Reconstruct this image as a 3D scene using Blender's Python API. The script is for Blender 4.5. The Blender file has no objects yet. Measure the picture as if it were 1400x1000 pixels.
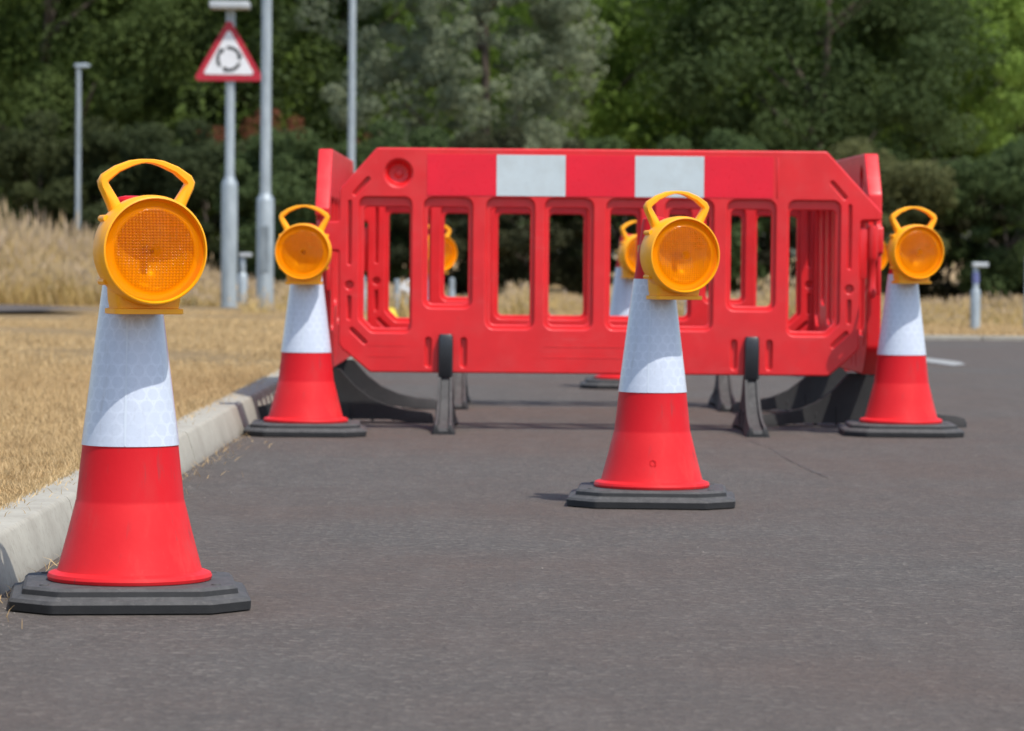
import bpy, bmesh, math, random
import numpy as np
from mathutils import Matrix, Vector, Euler

R = math.radians
random.seed(7)
rng = np.random.default_rng(11)
S = bpy.context.scene
COL = S.collection

# ------------------------------------------------------------------ camera
CAMH = 0.64
cd = bpy.data.cameras.new('camera')
cam = bpy.data.objects.new('camera', cd); COL.objects.link(cam)
cd.sensor_width = 36.0; cd.lens = 120.86
cd.clip_start = 0.1; cd.clip_end = 2000
cam.matrix_world = Matrix.Translation((0, 0, CAMH)) @ Matrix.Rotation(R(90 - 1.865), 4, 'X') @ Matrix.Rotation(R(0.5), 4, 'Z')
cd.dof.use_dof = True; cd.dof.focus_distance = 6.9; cd.dof.aperture_fstop = 8.6
S.camera = cam

# ------------------------------------------------------------------ light
SUN_EL, SUN_AZ = 60.0, -49.0           # azimuth measured from +X, negative = towards the camera
S.view_settings.view_transform = 'Standard'; S.view_settings.look = 'None'
S.view_settings.exposure = 0.52; S.view_settings.gamma = 1.0
w = bpy.data.worlds.new('World'); S.world = w; w.use_nodes = True
wn = w.node_tree; bg = wn.nodes['Background']
sky = wn.nodes.new('ShaderNodeTexSky'); sky.sky_type = 'NISHITA'; sky.sun_disc = False
sky.sun_elevation = R(SUN_EL); sky.sun_rotation = R(90 - SUN_AZ)
sky.air_density = 1.0; sky.dust_density = 1.5; sky.ozone_density = 1.0
wn.links.new(sky.outputs[0], bg.inputs[0]); bg.inputs[1].default_value = 0.15
sd = bpy.data.lights.new('sun', 'SUN'); sd.energy = 3.1; sd.angle = R(0.53); sd.color = (1.0, 0.955, 0.89)
so = bpy.data.objects.new('sun', sd); COL.objects.link(so)
tosun = Vector((math.cos(R(SUN_EL)) * math.cos(R(SUN_AZ)), math.cos(R(SUN_EL)) * math.sin(R(SUN_AZ)), math.sin(R(SUN_EL))))
so.rotation_euler = tosun.to_track_quat('Z', 'Y').to_euler(); so.location = (5, 0, 9)

# ------------------------------------------------------------------ helpers
def link(o, parent=None):
    COL.objects.link(o)
    if parent is not None: o.parent = parent
    return o
def tag(o, label=None, cat=None, group=None, kind=None):
    if label: o['label'] = label
    if cat: o['category'] = cat
    if group: o['group'] = group
    if kind: o['kind'] = kind
    return o
def empty(name, loc=(0, 0, 0), rz=0.0):
    o = bpy.data.objects.new(name, None); o.empty_display_size = 0.1
    o.location = loc; o.rotation_euler = (0, 0, rz); return link(o)
def mesh_obj(name, me, mat, parent=None, smooth=35):
    if mat is not None:
        me.materials.clear(); me.materials.append(mat)
    if smooth:
        me.polygons.foreach_set('use_smooth', [True] * len(me.polygons))
        me.set_sharp_from_angle(angle=R(smooth))
    o = bpy.data.objects.new(name, me); return link(o, parent)
def bm_obj(name, bm, mat, parent=None, smooth=35):
    bmesh.ops.recalc_face_normals(bm, faces=bm.faces[:])
    me = bpy.data.meshes.new(name); bm.to_mesh(me); bm.free()
    return mesh_obj(name, me, mat, parent, smooth)
def copy_tree(o, parent=None):
    c = o.copy(); link(c)
    if parent is not None: c.parent = parent
    for ch in o.children[:]: copy_tree(ch, c)
    return c
def box(bm, x0, x1, y0, y1, z0, z1, bev=0.0):
    vs = [bm.verts.new(p) for p in ((x0,y0,z0),(x1,y0,z0),(x1,y1,z0),(x0,y1,z0),(x0,y0,z1),(x1,y0,z1),(x1,y1,z1),(x0,y1,z1))]
    fs = [bm.faces.new([vs[i] for i in f]) for f in ((0,1,2,3),(4,5,6,7),(0,1,5,4),(1,2,6,5),(2,3,7,6),(3,0,4,7))]
    if bev:
        es = set(e for f in fs for e in f.edges)
        bmesh.ops.bevel(bm, geom=list(es), offset=bev, segments=2, affect='EDGES', profile=0.5)
def lathe(bm, prof, n=48, axis='Z', c=(0, 0, 0), close=False):
    rings = []
    for r, h in prof:
        ring = []
        for i in range(n):
            a = 2 * math.pi * i / n
            if axis == 'Z': p = (c[0] + r * math.cos(a), c[1] + r * math.sin(a), c[2] + h)
            elif axis == 'X': p = (c[0] + h, c[1] + r * math.cos(a), c[2] + r * math.sin(a))
            else: p = (c[0] + r * math.cos(a), c[1] + h, c[2] + r * math.sin(a))
            ring.append(bm.verts.new(p))
        rings.append(ring)
    for a, b in zip(rings, rings[1:]):
        for i in range(n):
            bm.faces.new((a[i], a[(i + 1) % n], b[(i + 1) % n], b[i]))
    if close:
        bm.faces.new(rings[0]); bm.faces.new(rings[-1])
    return rings
def loft(bm, rings, cap=True):
    rs = [[bm.verts.new(p) for p in r] for r in rings]
    n = len(rs[0])
    for a, b in zip(rs, rs[1:]):
        for i in range(n): bm.faces.new((a[i], a[(i + 1) % n], b[(i + 1) % n], b[i]))
    if cap: bm.faces.new(rs[0]); bm.faces.new(rs[-1])

# rounded polygon in 2D
def rpoly(pts, rad, seg=5):
    out = []; n = len(pts)
    for i in range(n):
        p = Vector(pts[i]); a = Vector(pts[i - 1]) - p; b = Vector(pts[(i + 1) % n]) - p
        r = rad[i] if isinstance(rad, (list, tuple)) else rad
        la, lb = a.length, b.length; a.normalize(); b.normalize()
        ang = a.angle(b)
        t = min(r / math.tan(ang / 2), la * .48, lb * .48); rr = t * math.tan(ang / 2)
        if t < 1e-5: out.append(tuple(p)); continue
        c = p + (a + b).normalized() * (rr / math.sin(ang / 2))
        s = p + a * t; e = p + b * t
        a0 = math.atan2(s.y - c.y, s.x - c.x); a1 = math.atan2(e.y - c.y, e.x - c.x)
        d = (a1 - a0 + math.pi) % (2 * math.pi) - math.pi
        for k in range(seg + 1):
            q = a0 + d * k / seg; out.append((c.x + rr * math.cos(q), c.y + rr * math.sin(q)))
    return out
def rrect(x0, x1, z0, z1, r, seg=5): return rpoly([(x0, z0), (x1, z0), (x1, z1), (x0, z1)], r, seg)
def circ(x, z, r, n=24): return [(x + r * math.cos(2 * math.pi * i / n), z + r * math.sin(2 * math.pi * i / n)) for i in range(n)]
def capsule(x0, z0, x1, z1, wd):
    d = Vector((x1 - x0, z1 - z0)).normalized(); nn = Vector((-d.y, d.x)); h = wd / 2; out = []
    a = math.atan2(nn.y, nn.x)
    for k in range(7): q = a + math.pi * k / 6; out.append((x0 + h * math.cos(q), z0 + h * math.sin(q)))
    for k in range(7): q = a + math.pi + math.pi * k / 6; out.append((x1 + h * math.cos(q), z1 + h * math.sin(q)))
    return out
def plate(loops, half, bev, y=0.0):
    """2D loops (x,z) -> solid plate with holes, rounded edges; front faces -Y. Returns mesh"""
    cu = bpy.data.curves.new('tmp', 'CURVE'); cu.dimensions = '2D'; cu.fill_mode = 'BOTH'
    cu.extrude = half - bev; cu.bevel_depth = bev; cu.bevel_resolution = 3; cu.offset = -bev
    for L in loops:
        sp = cu.splines.new('POLY'); sp.points.add(len(L) - 1)
        for i, p in enumerate(L): sp.points[i].co = (p[0], p[1], 0, 1)
        sp.use_cyclic_u = True
    ob = bpy.data.objects.new('tmp', cu); COL.objects.link(ob)
    dg = bpy.context.evaluated_depsgraph_get()
    me = bpy.data.meshes.new_from_object(ob.evaluated_get(dg))
    bpy.data.objects.remove(ob); bpy.data.curves.remove(cu)
    me.transform(Matrix.Translation((0, y, 0)) @ Matrix.Rotation(R(90), 4, 'X'))
    return me

# ------------------------------------------------------------------ materials
class NT:
    def __init__(s, name):
        s.m = bpy.data.materials.new(name); s.m.use_nodes = True
        s.t = s.m.node_tree; s.b = s.t.nodes['Principled BSDF']; s.co = None
    def n(s, typ, **kw):
        nd = s.t.nodes.new(typ)
        for k, v in kw.items(): setattr(nd, k, v)
        return nd
    def l(s, a, b): s.t.links.new(a, b)
    def coord(s, kind='Object'):
        c = s.n('ShaderNodeTexCoord'); return c.outputs[kind]
    def mapped(s, scale=(1, 1, 1), kind='Object'):
        m = s.n('ShaderNodeMapping'); m.inputs['Scale'].default_value = scale
        s.l(s.coord(kind), m.inputs[0]); return m.outputs[0]
    def noise(s, vec, scale, detail=3, rough=.55):
        x = s.n('ShaderNodeTexNoise'); x.inputs['Scale'].default_value = scale
        x.inputs['Detail'].default_value = detail; x.inputs['Roughness'].default_value = rough
        s.l(vec, x.inputs['Vector']); return x.outputs['Fac']
    def ramp(s, fac, stops):
        r = s.n('ShaderNodeValToRGB'); e = r.color_ramp.elements
        while len(e) < len(stops): e.new(.5)
        for i, (p, c) in enumerate(stops):
            e[i].position = p; e[i].color = (c[0], c[1], c[2], 1) if not isinstance(c, (int, float)) else (c, c, c, 1)
        s.l(fac, r.inputs[0]); return r.outputs[0]
    def mix(s, fac, a, b, mode='MIX'):
        m = s.n('ShaderNodeMix', data_type='RGBA', blend_type=mode)
        for i, v in ((0, fac), (6, a), (7, b)):
            if isinstance(v, (int, float)): m.inputs[i].default_value = v
            elif isinstance(v, tuple): m.inputs[i].default_value = (v[0], v[1], v[2], 1)
            else: s.l(v, m.inputs[i])
        return m.outputs[2]
    def math(s, op, a, b=0.0, c=None):
        m = s.n('ShaderNodeMath', operation=op)
        for i, v in enumerate((a, b, c)):
            if v is None: continue
            if isinstance(v, (int, float)): m.inputs[i].default_value = v
            else: s.l(v, m.inputs[i])
        return m.outputs[0]
    def bump(s, h, strength=.3, dist=.002):
        b = s.n('ShaderNodeBump'); b.inputs['Strength'].default_value = strength; b.inputs['Distance'].default_value = dist
        s.l(h, b.inputs['Height']); s.l(b.outputs[0], s.b.inputs['Normal'])
    def out(s, color=None, rough=None, metal=None, spec=None):
        for key, v in (('Base Color', color), ('Roughness', rough), ('Metallic', metal), ('Specular IOR Level', spec)):
            if v is None: continue
            if isinstance(v, (int, float)): s.b.inputs[key].default_value = v
            elif isinstance(v, tuple): s.b.inputs[key].default_value = (v[0], v[1], v[2], 1)
            else: s.l(v, s.b.inputs[key])
        return s.m

def plastic(name, col, rough=.4, var=.12, scale=14, bump=.0, dust=None):
    t = NT(name); v = t.mapped()
    n1 = t.noise(v, scale, 4); n2 = t.noise(v, scale * 9, 3)
    c = t.mix(t.ramp(n1, [(.3, 0.), (.75, 1.)]), tuple(x * (1 - var) for x in col), tuple(min(1, x * (1 + var)) for x in col))
    if dust:
        f = t.math('MULTIPLY', t.ramp(t.noise(v, scale * 1.7, 5, .65), [(.48, 0.), (.75, 1.)]), dust[1])
        c = t.mix(f, c, dust[0])
    if name == 'barrier_red':  # scuffs
        sc = t.ramp(t.noise(t.mapped((3, 3, 55)), 1.0, 5, .7), [(.60, 0.), (.70, .45)])
        c = t.mix(t.math('MULTIPLY', sc, t.ramp(t.noise(v, 2.3, 2), [(.45, 0.), (.6, 1.)])), c, (.62, .10, .10))
        c = t.mix(t.ramp(t.noise(v, 34, 6, .75), [(.62, 0.), (.72, .35)]), c, (.30, .05, .045))
    if name.startswith('tape'):
        c = t.mix(t.ramp(t.noise(v, 60, 5, .75), [(.60, 0.), (.75, .45)]), c, tuple(x * .55 for x in col))
    t.bump(n2, .25, .0008)
    return t.out(c, t.math('ADD', t.math('MULTIPLY', n2, .25), rough - .12))

def rubber_mat():
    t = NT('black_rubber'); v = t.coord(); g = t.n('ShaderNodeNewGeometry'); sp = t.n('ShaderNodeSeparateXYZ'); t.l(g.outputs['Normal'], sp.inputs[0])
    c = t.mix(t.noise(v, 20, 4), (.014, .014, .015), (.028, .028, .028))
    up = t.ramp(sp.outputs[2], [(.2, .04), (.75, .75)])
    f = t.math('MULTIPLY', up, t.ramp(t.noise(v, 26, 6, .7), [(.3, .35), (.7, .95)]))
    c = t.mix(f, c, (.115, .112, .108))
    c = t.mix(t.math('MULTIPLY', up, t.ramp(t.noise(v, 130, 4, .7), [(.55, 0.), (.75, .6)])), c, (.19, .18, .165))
    t.bump(t.noise(v, 160, 4, .7), .35, .0015)
    return t.out(c, .7, spec=.3)

def asphalt_mat(name='asphalt'):
    t = NT(name); v = t.coord('Object')
    vo = t.n('ShaderNodeTexVoronoi'); vo.inputs['Scale'].default_value = 85; t.l(v, vo.inputs['Vector'])
    sep = t.n('ShaderNodeSeparateColor'); t.l(vo.outputs['Color'], sep.inputs[0])
    fine = t.noise(v, 190, 3, .7); big = t.noise(v, .55, 5, .6); mid = t.noise(v, 6, 5, .65); grit = t.noise(v, 34, 4, .7)
    st = t.mapped((9, 1.2, 1)); streak = t.noise(st, 1.0, 4, .6)
    c = t.ramp(sep.outputs[0], [(0., (.060, .055, .051)), (.5, (.098, .090, .083)), (.85, (.140, .128, .118)), (1., (.28, .26, .235))])
    c = t.mix(.62, c, t.ramp(fine, [(.32, (.065, .061, .058)), (.68, (.150, .141, .133))]), 'MIX')
    c = t.mix(t.ramp(big, [(.40, 0.), (.62, .55)]), c, (.120, .088, .074))
    c = t.mix(t.ramp(grit, [(.34, .35), (.5, 0.)]), c, (.055, .051, .048))
    c = t.mix(t.ramp(grit, [(.58, 0.), (.74, .2)]), c, (.165, .155, .145))
    c = t.mix(t.ramp(mid, [(.35, .25), (.6, 0.)]), c, (.06, .057, .055))
    c = t.mix(t.ramp(streak, [(.5, 0.), (.75, .22)]), c, (.16, .15, .142))
    c = t.mix(1.0, c, (.95, .905, .85), 'MULTIPLY')
    t.bump(t.math('ADD', t.math('MULTIPLY', vo.outputs['Distance'], .7), fine), .9, .005)
    return t.out(c, .9, spec=.25)
def concrete_mat():
    t = NT('concrete'); v = t.coord()
    c = t.ramp(t.noise(v, 5, 6, .65), [(.25, (.27, .25, .205)), (.5, (.345, .325, .27)), (.75, (.41, .39, .325))])
    c = t.mix(t.ramp(t.noise(v, 60, 4, .7), [(.36, .35), (.48, 0.)]), c, (.21, .195, .16))
    sp = t.n('ShaderNodeSeparateXYZ'); t.l(v, sp.inputs[0])
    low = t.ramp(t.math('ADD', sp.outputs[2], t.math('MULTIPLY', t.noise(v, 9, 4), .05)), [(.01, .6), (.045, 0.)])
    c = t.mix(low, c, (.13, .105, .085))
    t.bump(t.noise(v, 150, 5, .7), .25, .0015)
    return t.out(c, .9, spec=.25)
def straw_ground():
    t = NT('dry_turf'); v = t.coord()
    c = t.ramp(t.noise(v, 30, 6, .75), [(.3, (.24, .16, .08)), (.5, (.40, .28, .145)), (.72, (.52, .385, .21))])
    c = t.mix(t.ramp(t.noise(v, .9, 5, .6), [(.35, .55), (.6, 0.)]), c, (.24, .165, .075))
    t.bump(t.noise(v, 90, 5, .75), .9, .03)
    return t.out(c, .95, spec=.15)
def blade_mat(name, stops, patch):
    t = NT(name); a = t.n('ShaderNodeAttribute', attribute_name='tint')
    c = t.ramp(a.outputs['Fac'], stops)
    v = t.coord()
    c = t.mix(t.ramp(t.noise(v, .8, 4, .6), [(.38, .5), (.62, 0.)]), c, patch, 'MIX')
    tr = t.n('ShaderNodeBsdfTranslucent'); t.l(c, tr.inputs[0])
    t.out(c, .8, spec=.2)
    mx = t.n('ShaderNodeMixShader'); mx.inputs[0].default_value = .25
    t.l(t.b.outputs[0], mx.inputs[1]); t.l(tr.outputs[0], mx.inputs[2])
    t.l(mx.outputs[0], t.t.nodes['Material Output'].inputs[0]); return t.m
def leaf_mat():
    t = NT('leaf'); oi = t.n('ShaderNodeObjectInfo')
    a = t.n('ShaderNodeAttribute', attribute_name='tint')
    dark = t.mix(1.0, oi.outputs['Color'], (.78, .8, .78), 'MULTIPLY')
    lite = t.mix(1.0, oi.outputs['Color'], (1.35, 1.28, 1.2), 'MULTIPLY')
    c = t.mix(a.outputs['Fac'], dark, lite)
    tr = t.n('ShaderNodeBsdfTranslucent'); t.l(c, tr.inputs[0])
    t.out(c, .7, spec=.12)
    mx = t.n('ShaderNodeMixShader'); mx.inputs[0].default_value = .5
    t.l(t.b.outputs[0], mx.inputs[1]); t.l(tr.outputs[0], mx.inputs[2])
    t.l(mx.outputs[0], t.t.nodes['Material Output'].inputs[0]); return t.m

def sleeve_mat():
    t = NT('reflective_sheeting')
    uv = t.n('ShaderNodeUVMap'); sp = t.n('ShaderNodeSeparateXYZ'); t.l(uv.outputs[0], sp.inputs[0])
    P = .0245
    def cell(ox, oy):
        x = t.math('SUBTRACT', t.math('FRACT', t.math('ADD', t.math('DIVIDE', sp.outputs[0], P), ox)), .5)
        y = t.math('MULTIPLY', t.math('SUBTRACT', t.math('FRACT', t.math('ADD', t.math('DIVIDE', sp.outputs[1], P * 1.732), oy)), .5), 1.732)
        return t.math('SQRT', t.math('ADD', t.math('MULTIPLY', x, x), t.math('MULTIPLY', y, y)))
    d = t.math('MINIMUM', cell(0, 0), cell(.5, .5))
    ring = t.ramp(d, [(.38, 0.), (.45, 1.), (.5, 1.), (.56, .3)])
    v = t.coord()
    c = t.mix(t.math('MULTIPLY', ring, t.ramp(t.noise(t.coord(), 9, 3, .6), [(.40, .25), (.60, 1.)])), (.53, .58, .668), (.625, .675, .765))
    # crosswise shimmer of the micro prisms, painted into the colour as noise
    c = t.mix(t.ramp(t.noise(v, 22, 3, .6), [(.4, 0.), (.7, .5)]), c, (.48, .53, .62))
    c = t.mix(t.ramp(t.noise(v, 160, 3, .7), [(.5, 0.), (.7, .4)]), c, (.43, .47, .55))
    c = t.mix(t.ramp(t.noise(t.mapped((30, 30, 3)), 1, 3, .7), [(.62, 0.), (.75, .35)]), c, (.30, .29, .28))
    t.bump(ring, .08, .0004)
    t.out(c, .3, spec=.45); t.b.inputs['Coat Weight'].default_value = .25; t.b.inputs['Coat Roughness'].default_value = .12
    return t.m

def cone_red():
    t = NT('cone_red'); v = t.coord(); sp = t.n('ShaderNodeSeparateXYZ'); t.l(v, sp.inputs[0])
    z = sp.outputs[2]
    step = t.ramp(z, [(.184, 0.), (.190, 1.)])
    worn = t.mix(t.noise(v, 18, 5, .65), (.60, .013, .017), (.68, .022, .026))
    fresh = t.mix(t.noise(v, 10, 4), (.52, .006, .011), (.60, .010, .016))
    c = t.mix(step, worn, fresh)
    dirt = t.math('MULTIPLY', t.ramp(t.noise(t.mapped((14, 14, 4)), 1.0, 6, .7), [(.55, 0.), (.8, .4)]), t.ramp(z, [(.05, 1.), (.25, .25)]))
    c = t.mix(dirt, c, (.30, .10, .08))
    c = t.mix(t.math('MULTIPLY', t.ramp(t.noise(t.mapped((60, 60, 9)), 1.0, 4, .6), [(.60, 0.), (.68, .6)]), t.ramp(t.noise(v, 7, 2), [(.42, 0.), (.55, 1.)])), c, (.20, .05, .05))
    t.bump(t.noise(v, 90, 4), .2, .001)
    return t.out(c, t.math('ADD', t.math('MULTIPLY', t.noise(v, 25, 4), .25), .40), spec=.2)

def lens_mat():
    t = NT('amber_lens'); v = t.coord(); sp = t.n('ShaderNodeSeparateXYZ'); t.l(v, sp.inputs[0])
    x, z = sp.outputs[0], sp.outputs[2]
    r = t.math('SQRT', t.math('ADD', t.math('MULTIPLY', x, x), t.math('MULTIPLY', z, z)))
    def wave(u, k): return t.math('ADD', t.math('MULTIPLY', t.math('SINE', t.math('MULTIPLY', u, k)), .5), .5)
    inner = t.ramp(r, [(.070, 1.), (.075, 0.)])
    gx = wave(x, 2 * math.pi / .0062); gz = wave(z, 2 * math.pi / .0052)
    grid = t.math('MULTIPLY', t.math('MAXIMUM', gx, gz), inner)
    # cross of coarser optic bands through the middle
    bx = t.ramp(t.math('ABSOLUTE', x), [(.012, 1.), (.020, 0.)]); bz = t.ramp(t.math('ABSOLUTE', z), [(.010, 1.), (.018, 0.)])
    n = t.noise(t.mapped((28, 28, 28)), 1.0, 3, .6)
    c = t.mix(inner, (1.0, .34, .0006), t.mix(n, (1.0, .23, .0005), (1.0, .40, .0008)))
    top = t.ramp(t.math('ADD', z, .5), [(.488, 0.), (.512, 1.)])
    vs = t.noise(t.mapped((190, 1, 22)), 1.0, 2, .5); hs = t.noise(t.mapped((22, 1, 240)), 1.0, 2, .5)
    c = t.mix(t.math('MULTIPLY', t.ramp(vs, [(.38, .35), (.52, 0.)]), inner), c, (.48, .10, .0005))
    c = t.mix(t.math('MULTIPLY', t.math('MULTIPLY', t.ramp(hs, [(.42, .45), (.55, 0.)]), inner), top), c, (.50, .14, .010))
    c = t.mix(t.math('MULTIPLY', grid, .8), c, (.40, .045, .001))
    c = t.mix(t.math('MULTIPLY', t.math('MULTIPLY', t.math('MAXIMUM', bx, bz), inner), .22), c, (.50, .14, .02))
    t.bump(t.math('ADD', t.math('MULTIPLY', t.math('MULTIPLY', gx, gz), inner), t.math('MULTIPLY', t.math('MULTIPLY', vs, inner), 2.)), .7, .0022)
    t.out(c, .12, spec=.2)
    tp = t.n('ShaderNodeBsdfTransparent'); tp.inputs[0].default_value = (1.0, .60, .04, 1)
    tl = t.n('ShaderNodeBsdfTranslucent'); t.l(c, tl.inputs[0])
    m1 = t.n('ShaderNodeMixShader'); m1.inputs[0].default_value = .35; t.l(t.b.outputs[0], m1.inputs[1]); t.l(tl.outputs[0], m1.inputs[2])
    m2 = t.n('ShaderNodeMixShader'); t.l(t.ramp(r, [(.007, .85), (.011, .5)]), m2.inputs[0]); t.l(m1.outputs[0], m2.inputs[1]); t.l(tp.outputs[0], m2.inputs[2])
    t.l(m2.outputs[0], t.t.nodes['Material Output'].inputs[0])
    return t.m

def steel(name, a, b):
    t = NT(name); v = t.mapped((1, 1, .25))
    c = t.mix(t.ramp(t.noise(v, 14, 5, .65), [(.35, 0.), (.65, 1.)]), a, b)
    return t.out(c, .5, .35)

M = dict(
    asphalt=asphalt_mat(), concrete=concrete_mat(), turf=straw_ground(), leaf=leaf_mat(), sleeve=sleeve_mat(),
    cone=cone_red(), lens=lens_mat(),
    red=plastic('barrier_red', (.67, .014, .018), .38, .10, 6, dust=((.60, .07, .065), .3)),
    tape_red=plastic('tape_red', (.74, .003, .024), .30, .06, 8),
    tape_white=plastic('tape_white', (.52, .59, .60), .35, .06, 9, dust=((.40, .42, .40), .35)),
    rubber=rubber_mat(),
    tab=plastic('black_plastic', (.016, .018, .021), .42, .2, 12),
    amber=plastic('amber_plastic', (.98, .40, .001), .45, .05, 12, dust=((.80, .30, .004), .25)),
    olive=plastic('bracket', (.50, .27, .03), .5, .2, 14),
    steel=steel('galvanised_steel', (.27, .31, .33), (.40, .45, .47)),
    steel_dark=steel('dull_steel', (.17, .20, .215), (.26, .30, .32)),
    mirror=plastic('reflector', (.93, .92, .88), .25, .03, 30), bulb=plastic('bulb', (.30, .22, .12), .3, .2, 30),
    seam=plastic('sheeting_edge', (.57, .63, .70), .35, .05, 10),
    white=plastic('white_paint', (.70, .71, .72), .5, .08, 8),
    signred=plastic('sign_red', (.42, .012, .03), .4, .08, 5),
    black=plastic('sign_black', (.012, .012, .012), .5, .1, 5),
    grey=plastic('grey_plastic', (.42, .45, .46), .5, .12, 8),
    blue=plastic('blue_band', (.12, .14, .30), .5, .1, 8),
    yellow=plastic('yellow_plastic', (.75, .55, .02), .5, .1, 8),
    paint=plastic('road_paint', (.30, .30, .285), .8, .12, 9, dust=((.22, .21, .20), .8)),
    bark=plastic('bark', (.075, .058, .042), .85, .35, 5),
    grit=plastic('grit_stone', (.20, .175, .15), .8, .4, 40),
    crack=plastic('tar', (.040, .038, .037), .7, .2, 20),
)
M['lawn'] = blade_mat('dry_grass', [(0., (.37, .245, .11)), (.5, (.62, .435, .21)), (1., (.79, .61, .35))], (.46, .31, .15))
M['hay'] = blade_mat('tall_dry_grass', [(0., (.13, .15, .04)), (.25, (.42, .30, .11)), (.7, (.64, .47, .20)), (1., (.46, .36, .28))], (.48, .34, .13))

# ------------------------------------------------------------------ setting
KX = -0.94; FAR = 26.6; LZ = 0.10
def sheet(name, x0, x1, y0, y1, z, mat, nx=1, ny=1):
    bm = bmesh.new(); g = [[bm.verts.new((x0 + (x1 - x0) * i / nx, y0 + (y1 - y0) * j / ny, z)) for i in range(nx + 1)] for j in range(ny + 1)]
    for j in range(ny):
        for i in range(nx): bm.faces.new((g[j][i], g[j][i + 1], g[j + 1][i + 1], g[j + 1][i]))
    o = bm_obj(name, bm, mat, smooth=0)
    return tag(o, kind='structure')
sheet('ground', -700, 700, -300, 1200, -0.02, M['turf'])
sheet('road', KX - .02, 60, -40, FAR, 0.0, M['asphalt'])
# verge left (raised behind the kerb) with gentle unevenness
def verge(name, x0, x1, y0, y1, z, nx, ny, amp):
    bm = bmesh.new(); g = []
    for j in range(ny + 1):
        row = []
        for i in range(nx + 1):
            x = x0 + (x1 - x0) * i / nx; y = y0 + (y1 - y0) * j / ny
            e = min(1, abs(x - x1) / .6) if x1 < 0 else min(1, (y - y0) / 2.)
            row.append(bm.verts.new((x, y, z + e * amp * (math.sin(x * 1.7 + y * .6) + math.sin(y * 1.1 - x * .5)))))
        g.append(row)
    for j in range(ny):
        for i in range(nx): bm.faces.new((g[j][i], g[j][i + 1], g[j + 1][i + 1], g[j + 1][i]))
    return tag(bm_obj(name, bm, M['turf'], smooth=60), kind='structure')
verge('lawn_verge', -60, KX - .135, -40, 140, LZ - .012, 200, 360, .008)
verge('far_verge', KX - .135, 60, FAR + .1, 140, .02, 80, 120, .004)
# left: far road beyond the lawn
bm = bmesh.new()
pts = [(-3.55, 30.2), (-5.2, 27.2), (-40, 21.0), (-40, 27.5), (-6.4, 32.6), (-4.6, 32.3)]
bm.faces.new([bm.verts.new((x, y, LZ + .02)) for x, y in pts])
tag(bm_obj('side_road', bm, M['asphalt'], smooth=0), kind='structure')
# kerbs
bm = bmesh.new(); y = -6.2
prof = [(-.13, -.05), (-.13, .1), (-.040, .1), (-.034, .098), (-.028, .091), (-.012, .04), (0, 0), (0, -.05)]
while y < FAR:
    j = random.uniform(-.0012, .0012); dz = random.uniform(-.0008, .0008)
    loft(bm, [[(KX + a + j, y + .0015, b + dz) for a, b in prof], [(KX + a + j, y + .9135, b + dz) for a, b in prof]])
    y += .915
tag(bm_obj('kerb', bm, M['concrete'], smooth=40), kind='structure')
bm = bmesh.new(); x = KX
while x < 40:
    box(bm, x + .004, x + .911, FAR, FAR + .125, -.05, .035, .006); x += .915
tag(bm_obj('far_kerb', bm, M['concrete'], smooth=0), kind='structure')
# white dash and hairline cracks
def gp(x, y, z=0.0):      # picture point -> point on level z
    yc = y - .00873 * (x - 700) - 347; s = yc / (CAMH - z); return ((x + .00873 * (y - 500) - 700) / s, 4700 / s)
bm = bmesh.new()
bm.faces.new([bm.verts.new((*gp(*p), .004)) for p in ((1230, 487), (1268, 490.5), (1312, 496), (1321, 499.5), (1303, 501), (1268, 496), (1230, 492))])
tag(bm_obj('road_marking', bm, M['paint'], smooth=0), kind='structure')
bm = bmesh.new()
def crack(pts, wd):
    P = [Vector(gp(*p)) for p in pts]; Q = []
    for a, b in zip(P, P[1:]):
        for k in range(8): Q.append(a.lerp(b, k / 8) + Vector((random.uniform(-.004, .004), random.uniform(-.012, .012))))
    vs = [(bm.verts.new((q.x - wd * random.uniform(.3, 1), q.y - wd, .0035)), bm.verts.new((q.x + wd * random.uniform(.3, 1), q.y + wd, .0035))) for q in Q]
    for a, b in zip(vs, vs[1:]): bm.faces.new((a[0], b[0], b[1], a[1]))
crack([(1050, 612), (1085, 633), (1110, 645), (1135, 656)], .0022)
crack([(1000, 592), (1050, 612)], .0015)
tag(bm_obj('road_crack', bm, M['crack'], smooth=0), kind='structure')

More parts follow.
